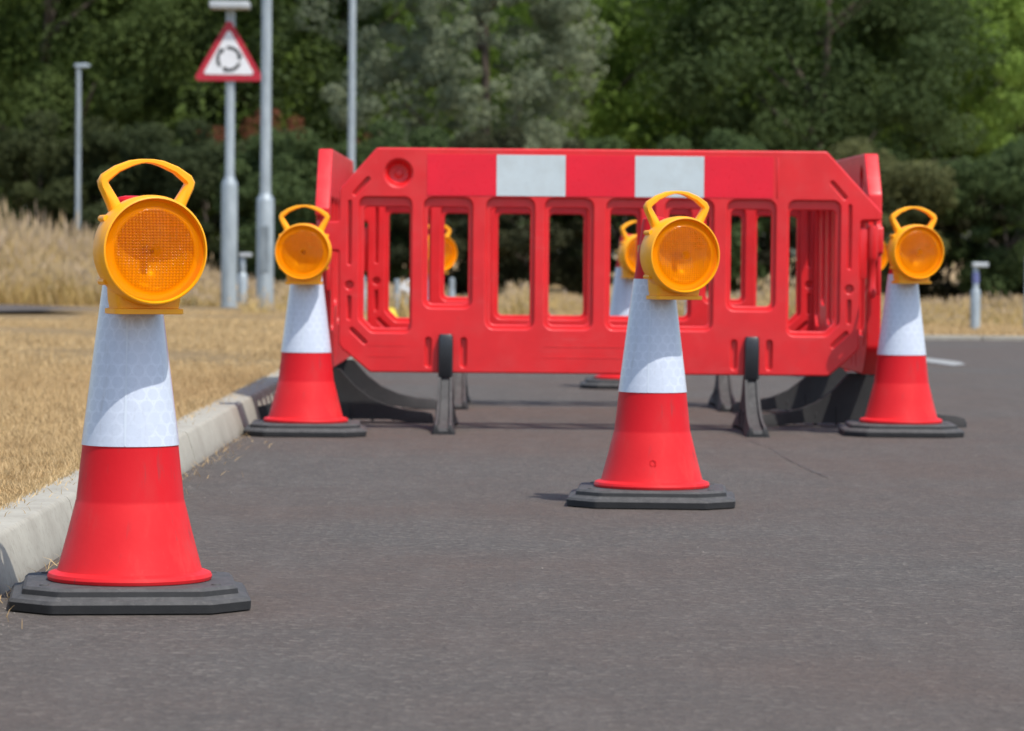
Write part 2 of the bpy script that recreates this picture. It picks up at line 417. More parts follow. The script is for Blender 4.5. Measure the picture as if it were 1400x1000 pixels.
# ------------------------------------------------------------------ grass
def blades(name, X, Y, Z, H, W, lean, mat, seed_heads=0.0, segs=1):
    n = len(X); a = rng.uniform(0, 2 * np.pi, n); la = rng.uniform(0, 2 * np.pi, n)
    lx = np.cos(la) * lean * H * rng.uniform(.2, 1, n); ly = np.sin(la) * lean * H * rng.uniform(.2, 1, n)
    dx = np.cos(a) * W / 2; dy = np.sin(a) * W / 2
    V = []; tri = []
    b0 = np.stack([X - dx, Y - dy, Z], 1); b1 = np.stack([X + dx, Y + dy, Z], 1)
    m0 = np.stack([X - dx * .8 + lx * .35, Y - dy * .8 + ly * .35, Z + H * .6], 1)
    m1 = np.stack([X + dx * .8 + lx * .35, Y + dy * .8 + ly * .35, Z + H * .6], 1)
    tp = np.stack([X + lx, Y + ly, Z + H * .97], 1)
    V = np.stack([b0, b1, m1, m0, tp], 1).reshape(-1, 3)
    i = np.arange(n) * 5
    loops = np.stack([i, i + 1, i + 2, i + 3, i + 3, i + 2, i + 4], 1).reshape(-1)
    starts = (np.arange(n)[:, None] * 7 + np.array([0, 4])).reshape(-1); tot = np.tile([4, 3], n)
    tint = np.repeat(rng.beta(2, 2, n), 5)
    if seed_heads:
        k = rng.random(n) < seed_heads; kn = int(k.sum()); c = tp[k]; hh = H[k] * .11; ww = W[k] * 1.3
        ca, sa = np.cos(a[k] + .7), np.sin(a[k] + .7)
        q = np.stack([c - np.stack([0 * hh, 0 * hh, hh], 1), c + np.stack([ca * ww, sa * ww, hh * 0], 1), c + np.stack([0 * hh, 0 * hh, hh], 1), c - np.stack([ca * ww, sa * ww, 0 * hh], 1)], 1).reshape(-1, 3)
        base = len(V); V = np.concatenate([V, q]); loops = np.concatenate([loops, base + np.arange(kn * 4)])
        starts = np.concatenate([starts, n * 7 + np.arange(kn) * 4]); tot = np.concatenate([tot, np.full(kn, 4)])
        tint = np.concatenate([tint, np.repeat(rng.uniform(.85, 1, kn), 4)])
    me = bpy.data.meshes.new(name); me.vertices.add(len(V)); me.vertices.foreach_set('co', V.astype(np.float32).reshape(-1))
    me.loops.add(len(loops)); me.loops.foreach_set('vertex_index', loops.astype(np.int32))
    me.polygons.add(len(starts)); me.polygons.foreach_set('loop_start', starts.astype(np.int32)); me.polygons.foreach_set('loop_total', tot.astype(np.int32))
    at = me.attributes.new('tint', 'FLOAT', 'POINT'); at.data.foreach_set('value', tint.astype(np.float32))
    me.update(); me.validate()
    return mesh_obj(name, me, mat, smooth=0)
def scatter(n, y0, y1, fx0, fx1):
    Y = rng.uniform(y0, y1, n); t = rng.random(n); X = fx0(Y) + (fx1(Y) - fx0(Y)) * t; return X, Y
edge = lambda Y: KX - .118 + 0 * Y
XS, YS = [], []
for n, a, b in ((150000, 6.2, 10), (130000, 10, 16), (80000, 16, 31)):
    X, Y = scatter(n, a, b, lambda Y: -.17 * Y - .6, edge); XS.append(X); YS.append(Y)
X = np.concatenate(XS); Y = np.concatenate(YS)
k = ~((X < -3.5) & (Y > 26.8)); X, Y = X[k], Y[k]
H = rng.uniform(.010, .036, len(X)) * (1 + .3 * np.sin(X * 3 + Y * 2)); W = np.where(Y < 16, .0020, .004)
g = blades('dry_lawn_grass', X, Y, np.full(len(X), LZ - .015), H * (1 + .35 * np.sin(X * 23 + 3 * np.sin(Y * 5)) * np.sin(Y * 9 + X * 4)), W, .85, M['lawn'])
tag(g, 'short parched straw coloured lawn grass behind the kerb', 'grass', kind='stuff')
# tall hay field
XS, YS, HS, ZS = [], [], [], []
X, Y = scatter(60000, 33.3, 47, lambda Y: -.18 * Y - 1, lambda Y: -1.9 + 0 * Y)
PX = 700 + X / Y * 4700
h = np.interp(PX, [-200, 0, 60, 130, 200, 280, 330, 480], [.84, .77, .68, .58, .46, .28, .17, .15])
h = h * (1 + .14 * np.sin(X * 2.3 + Y * .9) + .16 * np.sin(X * 5.1 - Y * .4) + .10 * np.sin(X * 11 + Y * 1.7)) * np.clip((Y - 31.5) / 7, .45, 1)
XS.append(X); YS.append(Y); HS.append(h * (.3 + .85 * rng.beta(2, 1.6, len(X)))); ZS.append(np.full(len(X), LZ - .02))
X, Y = scatter(42000, 29.6, 44, lambda Y: -2.4 + 0 * Y, lambda Y: .18 * Y + 1)
h = np.clip(.16 + .08 * np.sin(X * 2.1 + Y * .3) + .10 * np.sin(X * 5.3 + 1) + .06 * np.sin(X * 13) , .05, .42) * np.interp(Y, [29, 36, 44], [1.15, .9, .7]) * np.interp(X / Y, [.09, .12], [1, .7])
XS.append(X); YS.append(Y); HS.append(h * rng.uniform(.4, 1.15, len(X))); ZS.append(np.full(len(X), .01))
X = np.concatenate(XS); Y = np.concatenate(YS); H = np.concatenate(HS); Z = np.concatenate(ZS)
g = blades('tall_grass', X, Y, Z, H, rng.uniform(.006, .013, len(X)), .9, M['hay'], .45)
tag(g, 'tall dry hay coloured grass with seed heads in front of the trees', 'grass', kind='stuff')
X, Y = scatter(30000, FAR + .12, 30.5, lambda Y: KX + 0 * Y, lambda Y: .17 * Y + .8)
g = blades('verge_grass', X, Y, np.full(len(X), .015), rng.uniform(.02, .07, len(X)), np.full(len(X), .007), 1.0, M['lawn'])
tag(g, 'cropped dry grass along the far edge of the road', 'grass', kind='stuff')

# ------------------------------------------------------------------ traffic cones
def octa(hw, hd, ch, rad=.02):
    return rpoly([(-hw + ch, -hd), (hw - ch, -hd), (hw, -hd + ch), (hw, hd - ch), (hw - ch, hd), (-hw + ch, hd), (-hw, hd - ch), (-hw, -hd + ch)], rad, 3)
def make_cone():
    root = empty('traffic_cone')
    bm = bmesh.new()
    rings = []
    for z, hw, ch in ((0, .208, .07), (.003, .213, .072), (.018, .214, .073), (.024, .209, .071), (.027, .196, .066), (.030, .192, .065), (.039, .190, .064), (.044, .184, .062)):
        rings.append([(x, y, z) for x, y in octa(hw, hw, ch)])
    loft(bm, rings)
    # handling grooves / lugs on the upper tier
    for sx in (-1, 1):
        for sy in (-1, 1):
            lathe(bm, [(.0, .0465), (.008, .0465), (.010, .0435)], 12, c=(sx * .152, sy * .118, 0))
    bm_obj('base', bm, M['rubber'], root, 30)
    bm = bmesh.new()
    prof = [(.0, .7385), (.012, .7385), (.024, .736), (.029, .731), (.031, .722), (.0505, .578), (.0865, .290), (.0972, .190), (.0985, .186), (.113, .128), (.1295, .066), (.131, .062), (.139, .060), (.1465, .057), (.149, .051), (.1475, .0455), (.143, .043)]
    lathe(bm, prof, 72)
    bmesh.ops.remove_doubles(bm, verts=bm.verts[:], dist=1e-6)
    bm_obj('cone_body', bm, M['cone'], root, 32)
    bm = bmesh.new(); uvl = bm.loops.layers.uv.new('UVMap')
    n = 72; ths = [2 * math.pi * i / n for i in range(n + 1)]
    rows = []
    for z, off in ((.2885, .0), (.2887, .0016), (.31, .0017), (.36, .0015), (.43, .0015), (.5, .0015), (.578, .0014), (.5783, .0)):
        r = .0865 + (z - .290) * (.0505 - .0865) / .288 + off
        rows.append([(r * math.cos(t), r * math.sin(t), z, t) for t in ths])
    vv = [[bm.verts.new(p[:3]) for p in r[:-1]] for r in rows]
    for j in range(len(rows) - 1):
        for i in range(n):
            f = bm.faces.new((vv[j][i], vv[j][(i + 1) % n], vv[j + 1][(i + 1) % n], vv[j + 1][i]))
            for lp, (jj, ii) in zip(f.loops, ((j, i), (j, i + 1), (j + 1, i + 1), (j + 1, i))):
                lp[uvl].uv = (rows[jj][ii][3] * .07, rows[jj][ii][2])
    # overlapping seam strip facing the road user
    bm_obj('reflective_sleeve', bm, M['sleeve'], root, 32)
    bm = bmesh.new(); a = R(-97); pts = []
    for z in (.290, .34, .40, .46, .52, .577):
        r = .0865 + (z - .290) * (.0505 - .0865) / .288 + .0022
        wv = .0018 + .0007 * math.sin(z * 40)
        pts.append([(r * math.cos(a + q) , r * math.sin(a + q), z) for q in (-wv / r, wv / r)])
    vs = [[bm.verts.new(p) for p in r] for r in pts]
    for p, q in zip(vs, vs[1:]): bm.faces.new((p[0], p[1], q[1], q[0]))
    bm_obj('sleeve_seam', bm, M['seam'], root, 0)
    return root

def make_lamp():
    root = empty('warning_lamp')
    bm = bmesh.new(); F = -.163
    lathe(bm, [(.0, -.052), (.050, -.052), (.060, -.056), (.084, -.074), (.0915, -.084), (.0965, -.10), (.0982, -.128), (.0978, F + .016), (.0962, F + .012), (.0958, F + .003), (.0948, F), (.0922, F - .001), (.0908, F + .003), (.0895, F + .012), (.0870, F + .022)], 72, 'Y')
    # lugs on the rim
    for q in (35, 145, 215, 325):
        c = (.0975 * math.cos(R(q)), -.112, .0975 * math.sin(R(q)))
        lathe(bm, [(.0, -.016), (.006, -.016), (.0065, 0), (.006, .02), (.0, .02)], 10, 'Y', c)
    bmesh.ops.remove_doubles(bm, verts=bm.verts[:], dist=1e-6)
    bm_obj('housing', bm, M['amber'], root, 35)
    bm = bmesh.new()
    lathe(bm, [(.0, F - .0015), (.010, F - .0014), (.030, F - .0005), (.050, F + .0020), (.070, F + .0052), (.0740, F + .0072), (.0765, F + .0078), (.084, F + .0066), (.0903, F + .0060)], 72, 'Y')
    bmesh.ops.remove_doubles(bm, verts=bm.verts[:], dist=1e-6)
    bm_obj('lens', bm, M['lens'], root, 50)
    bm = bmesh.new()
    lathe(bm, [(.0868, F + .021), (.080, F + .024), (.068, F + .026), (.066, F + .028), (.055, F + .040), (.038, F + .052), (.020, F + .060), (.010, F + .062), (.0, F + .062)], 48, 'Y')
    bmesh.ops.remove_doubles(bm, verts=bm.verts[:], dist=1e-6)
    bm_obj('reflector', bm, M['mirror'], root, 50)
    bm = bmesh.new()
    lathe(bm, [(.0, F + .026), (.0045, F + .027), (.0070, F + .031), (.0075, F + .040), (.0075, F + .061)], 20, 'Y')
    bmesh.ops.remove_doubles(bm, verts=bm.verts[:], dist=1e-6)
    bm_obj('bulb', bm, M['bulb'], root, 50)
    # carrying handle
    bm = bmesh.new()
    half = [(.054, .066, .012), (.063, .086, .0105), (.0785, .114, .0085), (.0800, .121, .0088), (.0760, .128, .0085), (.054, .144, .0066), (.028, .1545, .0056), (.012, .1580, .0042)]
    path = [(x, z, t) for x, z, t in half] + [(0, .1588, .0036)] + [(-x, z, t) for x, z, t in reversed(half)]
    rings = []
    for i, (x, z, t) in enumerate(path):
        a = path[max(0, i - 1)]; b = path[min(len(path) - 1, i + 1)]
        d = Vector((b[0] - a[0], b[1] - a[1])).normalized(); nn = Vector((-d.y, d.x))
        dep = .012
        sec = [(-t, -dep * .6), (-t * .6, -dep), (t * .6, -dep), (t, -dep * .6), (t, dep * .6), (t * .6, dep), (-t * .6, dep), (-t, dep * .6)]
        rings.append([(x + nn.x * s, -.103 + y, z + nn.y * s) for s, y in sec])
    loft(bm, rings)
    bm_obj('handle', bm, M['amber'], root, 50)
    # foot block under the head with its flange
    bm = bmesh.new()
    rings = []
    for z, hw, y0, y1 in ((-.060, .062, -.128, -.058), (-.090, .060, -.128, -.058), (-.100, .0575, -.128, -.058), (-.1025, .0575, -.128, -.058), (-.104, .0635, -.136, -.052), (-.1125, .0635, -.136, -.052), (-.1135, .0615, -.134, -.054)):
        rings.append([(x, y, z) for x, y in rpoly([(-hw, y0), (hw, y0), (hw, y1), (-hw, y1)], .012, 3)])
    loft(bm, rings)
    bm_obj('battery_case', bm, M['amber'], root, 35)
    # clamp that goes round the cone tip
    bm = bmesh.new()
    loop = rpoly([(-.052, -.06), (.052, -.06), (.052, .050), (-.052, .050)], .035, 5)
    inner = rpoly([(-.047, -.055), (.047, -.055), (.047, .045), (-.047, .045)], .030, 5)
    for z0, z1 in ((.006, .024),):
        a = [bm.verts.new((x, y, z0)) for x, y in loop]; b = [bm.verts.new((x, y, z1)) for x, y in loop]
        c = [bm.verts.new((x, y, z1)) for x, y in inner]; d = [bm.verts.new((x, y, z0)) for x, y in inner]
        n = len(a)
        for p, q in ((a, b), (b, c), (c, d), (d, a)):
            for i in range(n): bm.faces.new((p[i], p[(i + 1) % n], q[(i + 1) % n], q[i]))
    bm_obj('clamp', bm, M['olive'], root, 30)
    for s in (-1, 1):
        bm = bmesh.new(); lathe(bm, [(.0, 0), (.0075, 0), (.0075, .010), (.0045, .0102), (.0045, .018), (.0, .018)], 12, 'X', (0, 0, 0))
        bmesh.ops.remove_doubles(bm, verts=bm.verts[:], dist=1e-6)
        for v_ in bm.verts: v_.co = Vector((s * (.052 + v_.co.x), -.042 + v_.co.y, .015 + v_.co.z))
        bm_obj('bolt', bm, M['tab'], root, 30)
    return root

cone0 = make_cone(); lamp0 = make_lamp()
CG = 'traffic cones set around the barriers'; LG = 'amber lamps on the traffic cones'
cones = [
    # X, Y, base rot, lamp yaw, labels
    (-.690, 6.22, 7, 23, 'largest red and white traffic cone, in the left foreground beside the kerb', 'amber warning lamp with brown tinted lens on the nearest left cone'),
    (.362, 8.83, -3, 21.5, 'middle red and white traffic cone standing alone in front of the barrier', 'amber warning lamp on the middle cone in front of the barrier'),
    (1.402, 12.37, -1, 16, 'red and white traffic cone at the right corner of the barrier', 'amber warning lamp on the cone at the right barrier corner'),
    (-.722, 12.05, 2, -2, 'red and white traffic cone between kerb and left barrier corner', 'amber warning lamp facing straight ahead on the cone beside the left barrier corner'),
    (.545, 16.5, 0, 26, 'traffic cone behind the middle cone, seen through the barrier openings', 'amber lamp seen edge on through the barrier openings behind the middle cone'),
    (-.470, 18.7, 4, 33, 'traffic cone behind the left part of the barrier, mostly hidden', 'amber lamp partly hidden by a red upright behind the left part of the barrier'),
    (1.800, 18.0, 0, 24, 'farthest right traffic cone, hidden behind the right corner cone', 'amber lamp peeping out left of the right corner cone'),
]
for i, (x, y, rb, yaw, lc, ll) in enumerate(cones):
    c = cone0 if i == 0 else copy_tree(cone0); l = lamp0 if i == 0 else copy_tree(lamp0)
    c.location = (x, y, 0); c.rotation_euler = (0, 0, R(rb)); tag(c, lc, 'traffic cone', CG)
    dx, dz = ((-.004, 0), (.014, 0), (-.004, .018), (0, 0), (0, 0), (0, 0), (0, .01))[i]
    l.location = (x + dx, y, .640 + dz); l.rotation_euler = (0, 0, R(yaw)); tag(l, ll, 'warning lamp', LG)
bm = bmesh.new()
for i in range(14):
    a = R(-60 + 300 * i / 13); b = R(-60 + 300 * (i + 1) / 13)
    rr = .1215; 
    q = [(.0075 * math.cos(t_) + .004, .110 + .0075 * math.sin(t_)) for t_ in (a, b)]
    box(bm, min(q[0][0], q[1][0]) - .0012, max(q[0][0], q[1][0]) + .0012, -.1184 + (q[0][1] - .11) * .266, -.1150, min(q[0][1], q[1][1]) - .0012, max(q[0][1], q[1][1]) + .0012)
bm_obj('moulded_mark', bm, M['cone'], bpy.data.objects['traffic_cone.001'], 0)

# ------------------------------------------------------------------ barrier panels
def make_barrier():
    root = empty('barrier_panel')
    T = .026
    outl = [(-.83, .205), (.835, .205), (.945, .300), (.945, .770), (1.022, .772), (1.024, .800), (.82, 1.02), (-.81, 1.02), (-.945, .868), (-.945, .752), (-1.0, .750), (-1.0, .648), (-.945, .645), (-.945, .30)]
    outer = rpoly(outl, [.02, .02, .04, .012, .006, .008, .02, .02, .03, .008, .012, .012, .008, .04], 4)
    wins = [(-.872, -.683, .350), (-.638, -.462, .440), (-.412, -.237, .366), (-.199, -.024, .366), (.024, .199, .366), (.237, .412, .366), (.462, .638, .440), (.683, .872, .350)]
    holes, ih = [], []
    TOPZ = .840
    for k, (a, b, z0) in enumerate(wins):
        if k in (0, 7):
            cut = .045; s = -1 if k == 0 else 1
            x_out, x_in = (a, b) if k == 0 else (b, a)
            pts = [(x_in, z0), (x_out - s * cut, z0), (x_out, z0 + cut), (x_out, TOPZ), (x_in, TOPZ)]
            qa = .017
            pin = [(x_in + s * qa * 0.35, z0 + qa), (x_out - s * (cut + .006), z0 + qa), (x_out - s * qa, z0 + cut + .006), (x_out - s * qa, TOPZ - .034), (x_in + s * qa * .35, TOPZ - .034)]
            holes.append(rpoly(pts, .026, 5)); ih.append(rpoly(pin, .016, 5))
        else:
            holes.append(rrect(a, b, z0, TOPZ, .030))
            ih.append(rrect(a + .015, b - .015, z0 + .016, TOPZ - .034, .018))
    grooves = []
    for s in (-1, 1):
        e = .907 * s
        grooves += [capsule(s * .842, .905, s * .888, .853, .013), capsule(e, .821, e, .600, .010), circ(e, .520, .0145, 16), capsule(e, .475, e, .402, .012), capsule(s * .897, .359, s * .850, .314, .013)]
        for z in (.80, .73, .66): pass
        f = s * .555
        grooves += [capsule(f - .064, .236, f - .064, .322, .020), capsule(f + .064, .236, f + .064, .322, .020)]
    grooves.append(circ(-.731, .928, .050, 32))
    me = plate([outer] + holes + grooves, T, .0058)
    me2 = plate([rpoly([(p[0] * .995, .212 + (p[1] - .212) * .992) for p in outl], .02, 3)] + ih + [circ(-.731, .928, .046, 32)], .0105, .005)
    bm = bmesh.new(); bm.from_mesh(me); bm.from_mesh(me2)
    # drop tabs on the male end, stiffening ribs
    for y in (-.012, .012):
        box(bm, -.992, -.976, y - .006, y + .006, .50, .66, .003)
    # shallow raised panels low on the rail
    for x0, x1, z0, z1 in ((-.20, .20, .262, .265), (-.20, .20, .302, .305), (-.84, -.70, .262, .264), (-.84, -.70, .302, .304)):
        box(bm, x0, x1, -T - .0009, -T + .004, z0, z1)
    box(bm, .640, .646, -T - .002, -T + .004, .850, .995, .001)
    # cup in the round recess
    lathe(bm, [(.0535, -.0205), (.048, -.018), (.042, -.006), (.034, .008), (.020, .012), (.016, .011), (.013, .004), (.0, .003)], 24, 'Y', (-.731, 0, .928))
    body = bm_obj('panel_body', bm, M['red'], root, 38)
    bpy.data.meshes.remove(me); bpy.data.meshes.remove(me2)
    # hinge pin on the female end
    bm = bmesh.new()
    lathe(bm, [(.0, .755), (.014, .755), (.019, .750), (.020, .740), (.020, .640), (.016, .625), (.0115, .618), (.0115, .530), (.015, .520), (.015, .500), (.009, .490), (.0, .488)], 20, 'Z', (.992, 0, 0))
    bmesh.ops.remove_doubles(bm, verts=bm.verts[:], dist=1e-6)
    box(bm, .940, .972, -.010, .010, .56, .745, .003); box(bm, .970, .990, -.006, .006, .70, .735, .002)
    box(bm, .994, 1.006, -.006, .006, .750, .778, .001)
    bm_obj('hinge_pin', bm, M['red'], root, 35)
    # reflective strip
    for i in range(5):
        bm = bmesh.new(); x0 = -.6275 + i * .251
        box(bm, x0 + (.0006 if i else 0), x0 + .2505, -T - .0016, -T + .001, .8485, .9975, .0005)
        o = bm_obj('reflective_strip', bm, M['tape_white' if i % 2 else 'tape_red'], root, 0)
        o['label'] = 'white reflective strip' if i % 2 else 'red reflective strip'
    # feet
    for s in (-1, 1):
        bm = bmesh.new(); rings = []
        st = [(-.400, .018, .034), (-.392, .034, .042), (-.365, .040, .044), (-.30, .046, .042), (-.23, .062, .040), (-.16, .092, .037), (-.10, .138, .034), (-.055, .188, .032), (-.045, .200, .031), (.045, .200, .031)]
        st += [(-a, b, c) for a, b, c in reversed(st[:-2])]
        for y, h, hb in st:
            ht = .0245 + (hb - .03) * .35; dp = min(.014, h * .35); zb = .0 if abs(y) > .33 else (.012 if abs(y) < .28 else .004)
            rings.append([(-hb, y, zb), (-hb * .95, y, zb + .010), (-ht, y, h), (-ht + .009, y, h), (-ht + .011, y, h - dp), (ht - .011, y, h - dp), (ht - .009, y, h), (ht, y, h), (hb * .95, y, zb + .010), (hb, y, zb)])
        loft(bm, rings)
        # side webs
        for sy in (-1, 1):
            for yy, hh in ((.09, .150), (.17, .100), (.25, .062)):
                box(bm, -.034, .034, sy * yy - .004, sy * yy + .004, .006, hh * .52, .002)
        for v_ in bm.verts: v_.co.x += s * .555
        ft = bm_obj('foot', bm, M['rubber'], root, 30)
        bm = bmesh.new()
        rings = []
        for z, hw, y0 in ((.188, .023, -.052), (.194, .0265, -.056), (.30, .0270, -.056), (.335, .0265, -.054), (.346, .023, -.048)):
            rings.append([(s * .555 + x, y, z) for x, y in rpoly([(-hw, y0), (hw, y0), (hw, -.0265), (-hw, -.0265)], .008, 3)])
        loft(bm, rings)
        bm_obj('locking_tab', bm, M['tab'], ft, 35)
    return root
BG = 'red plastic barrier panels linked into a square'
b0 = make_barrier()
for i, (x, y, rz, lab) in enumerate([
    (.314, 12.5, 0, 'front red barrier panel facing the camera with red and white strip'),
    (1.305, 13.52, 91.0, 'right side red barrier panel seen nearly end on'),
    (-.694, 13.52, -90, 'left side red barrier panel seen nearly end on'),
    (.335, 14.45, 180, 'rear red barrier panel seen through the openings of the front one')]):
    b = b0 if i == 0 else copy_tree(b0)
    b.location = (x, y, 0); b.rotation_euler = (0, 0, R(rz)); tag(b, lab, 'barrier', BG)

# ------------------------------------------------------------------ posts, columns and sign
def px(x, y, d):      # picture point at distance d -> X, Z
    s = 4700 / d; return (x + .00873 * (y - 500) - 700) / s, CAMH - (y - .00873 * (x - 700) - 347) / s
def column(x, d, h, r_low, r_up, z_step, label, arm, zb=LZ):
    root = empty('lamp_column', (x, d, zb)); tag(root, label, 'lamp column', 'grey street lamp columns')
    bm = bmesh.new(); lathe(bm, [(.0, 0), (r_low * 1.12, 0), (r_low * 1.12, .02), (r_low, .022), (r_low, z_step - .06), (r_low * .93, z_step - .03), (r_up * 1.05, z_step), (r_up, z_step + .03), (r_up * .82, h), (.0, h)], 24)
    bmesh.ops.remove_doubles(bm, verts=bm.verts[:], dist=1e-6)
    sh = bm_obj('column_shaft', bm, M['steel'], root, 35)
    bm = bmesh.new(); box(bm, -.04, .04, -r_low - .004, -r_low + .02, .35, .35 + min(.5, z_step * .4), .004)
    bm_obj('access_door', bm, M['steel_dark'], sh, 0)
    bm = bmesh.new()
    rings = []
    for u, ww, hh in ((-.06, .02, .02), (-.03, .045, .03), (.10, .06, .034), (arm, .075, .03), (arm + .04, .05, .015)):
        rings.append([(u, yy * ww, h + .01 + zz * hh) for yy, zz in ((-1, -.6), (-.6, -1), (.6, -1), (1, -.6), (1, .2), (.5, 1), (-.5, 1), (-1, .2))])
    loft(bm, rings); bm_obj('lantern', bm, M['steel'], root, 30)
X, _ = px(362, 425, 31.6); column(X, 31.6, 6.0, .080, .050, 1.06, 'thick grey lamp column just right of the triangular sign', .45)
X, _ = px(481, 200, 42.0); column(X, 42.0, 6.0, .068, .047, .95, 'slim grey lamp column rising behind the left end of the barrier', .4)
X, Z = px(109, 92, 48.0); column(X, 48.0, Z - LZ, .055, .040, .5, 'far grey lamp column standing alone at far left', .12)

# roundabout warning sign
d = 33.0; X0, _ = px(313, 420, d)
root = empty('road_sign', (X0, d, LZ)); tag(root, 'red triangular roundabout warning sign on a stepped grey post', 'road sign')
bm = bmesh.new(); lathe(bm, [(.0, 0), (.085, 0), (.085, .02), (.078, .022), (.078, 1.16), (.072, 1.20), (.050, 1.24), (.045, 1.27), (.044, 2.86), (.0, 2.86)], 24)
bmesh.ops.remove_doubles(bm, verts=bm.verts[:], dist=1e-6)
bm_obj('sign_post', bm, M['steel'], root, 35)
cz = px(311, 112, d)[1] - LZ; tw = .345; th = .605; cx = -.01
tri = lambda k, r: rpoly([(cx - tw * k, cz + th * (1 - k) * .36), (cx + tw * k, cz + th * (1 - k) * .36), (cx, cz + th * (1 - k) * .36 + th * k)], r, 5)
me = plate([tri(1, .035)], .0025, .001, -.058); sp_ = mesh_obj('sign_border', me, M['signred'], root, 0)
me = plate([tri(.94, .03)], .006, .001, -.048); mesh_obj('sign_backing', me, M['steel_dark'], root, 0)
me = plate([tri(.72, .020)], .002, .0005, -.0625); mesh_obj('sign_face', me, M['white'], sp_, 0)
# three curved arrows
bm = bmesh.new(); rc = (cx, cz + th * .345); R1, R2 = .092, .122
for k in range(3):
    a0 = 100 - 120 * k; N = 12
    inn = [(rc[0] + R1 * math.cos(R(a0 - 84 * i / N)), rc[1] + R1 * math.sin(R(a0 - 84 * i / N))) for i in range(N + 1)]
    out = [(rc[0] + R2 * math.cos(R(a0 - 84 * i / N)), rc[1] + R2 * math.sin(R(a0 - 84 * i / N))) for i in range(N + 1)]
    y = -.0665
    vi = [bm.verts.new((p[0], y, p[1])) for p in inn]; vo = [bm.verts.new((p[0], y, p[1])) for p in out]
    for i in range(N): bm.faces.new((vi[i], vi[i + 1], vo[i + 1], vo[i]))
    ae = R(a0 - 84); at_ = R(a0 - 84 - 24)
    f = [bm.verts.new((rc[0] + rr * math.cos(q), y, rc[1] + rr * math.sin(q))) for rr, q in ((R1 - .016, ae), (R2 + .016, ae), ((R1 + R2) / 2, at_))]
    bm.faces.new(f)
r_ = bmesh.ops.extrude_face_region(bm, geom=bm.faces[:])
for v_ in [e for e in r_['geom'] if isinstance(e, bmesh.types.BMVert)]: v_.co.y += .0018
bm_obj('roundabout_symbol', bm, M['black'], sp_, 0)
lz = px(311, 9, d)[1] - LZ
bm = bmesh.new(); box(bm, -.19, .19, -.20, .03, lz - .040, lz + .030, .015); box(bm, -.03, .03, -.06, .03, lz - .02, lz + .03, .005)
bm_obj('sign_lantern', bm, M['grey'], root, 30)
bm = bmesh.new(); lathe(bm, [(.018, 2.84), (.018, lz)], 12); bm_obj('lantern_stem', bm, M['steel'], root, 35)

# loose grit and straw lying in the channel and on the tarmac
def grit():
    n = 1100; t = rng.random(n)
    X = np.where(t < .6, KX + .004 + rng.exponential(.035, n), KX + rng.uniform(0, 5, n)); Y = 5.2 + 14 * rng.random(n) ** 1.4
    sz = rng.uniform(.001, .0027, n) * np.where(rng.random(n) < .04, 1.7, 1)
    P = np.array([(1,0,0),(-1,0,0),(0,1,0),(0,-1,0),(0,0,1)], float)
    V = np.stack([X, Y, np.full(n, .001)], 1)[:, None, :] + P[None] * sz[:, None, None] * rng.uniform(.6, 1.3, (n, 5, 1))
    F = np.array([(0,2,4),(2,1,4),(1,3,4),(3,0,4)])
    me = bpy.data.meshes.new('grit'); me.from_pydata(V.reshape(-1, 3).tolist(), [], (F[None] + (np.arange(n) * 5)[:, None, None]).reshape(-1, 3).tolist())
    o = mesh_obj('loose_grit', me, M['grit'], smooth=0); tag(o, 'loose grit scattered on the tarmac and along the kerb', 'grit', kind='stuff')
grit()
n = 1400; Y = 5.5 + 16 * rng.random(n) ** 1.3; k = rng.random(n) < .65
X = np.where(k, KX - .12 + rng.exponential(.022, n), KX + .01 + rng.exponential(.03, n)); Zs = np.where(X < KX - .035, LZ - .004, np.where(X > KX + .004, .001, .05)); ok = (X < KX - .04) | (X > KX + .006)
g = blades('straw_litter', X[ok], Y[ok], Zs[ok], rng.uniform(.008, .024, int(ok.sum())), np.full(int(ok.sum()), .0022), 2.4, M['lawn'])
tag(g, 'loose straw blades lying on the kerb edge and in the channel', 'straw', kind='stuff')

# small posts on the far verge
def post(name, xpix, ytop, ybot, d, r, mat, label, zb, capw=0, band=None, group='small posts on the far verge'):
    X, Zt = px(xpix, ytop, d); h = Zt - zb
    root = empty(name, (X, d, zb)); tag(root, label, 'post', group)
    bm = bmesh.new(); hh = h - (.04 if capw else 0)
    lathe(bm, [(.0, 0), (r, 0), (r, hh * .62), (r * .9, hh * .64), (r * (.6 if capw else .9), hh * .68), (r * (.6 if capw else .9), hh - .01), (r * .5, hh), (.0, hh)], 16)
    bmesh.ops.remove_doubles(bm, verts=bm.verts[:], dist=1e-6)
    bm_obj('shaft', bm, mat, root, 35)
    if capw:
        bm = bmesh.new(); box(bm, -.03, capw, -.05, .05, h - .04, h, .008); bm_obj('flat_top', bm, M['grey'], root, 0)
    if band:
        bm = bmesh.new(); lathe(bm, [(r * .72, hh * .76), (r * .72, hh * .92)], 16); bm_obj('colour_band', bm, M['blue'], root, 35)
    return root
post('marker_post', 332, 346, 422, 33.8, .050, M['steel'], 'short grey post with a flat top between sign post and lamp column', LZ, .09)
post('marker_post', 1334, 359, 458, 28.6, .042, M['steel'], 'short pale post with blue band and flat top at far right', .02, .10, True)
post('marker_post', 1404, 350, 460, 28.6, .020, M['steel'], 'thin grey post at the right edge of the picture', .02)
post('marker_post', 497, 378, 440, 30.5, .026, M['steel'], 'thin grey post seen through the leftmost barrier opening, left one of a pair', LZ)
post('marker_post', 543, 382, 440, 30.2, .026, M['steel'], 'thin grey post seen through the leftmost barrier opening, right one of a pair', LZ)
post('marker_post', 618, 380, 440, 31.0, .028, M['steel'], 'thin grey post seen below the amber lamp in the second barrier opening', LZ)
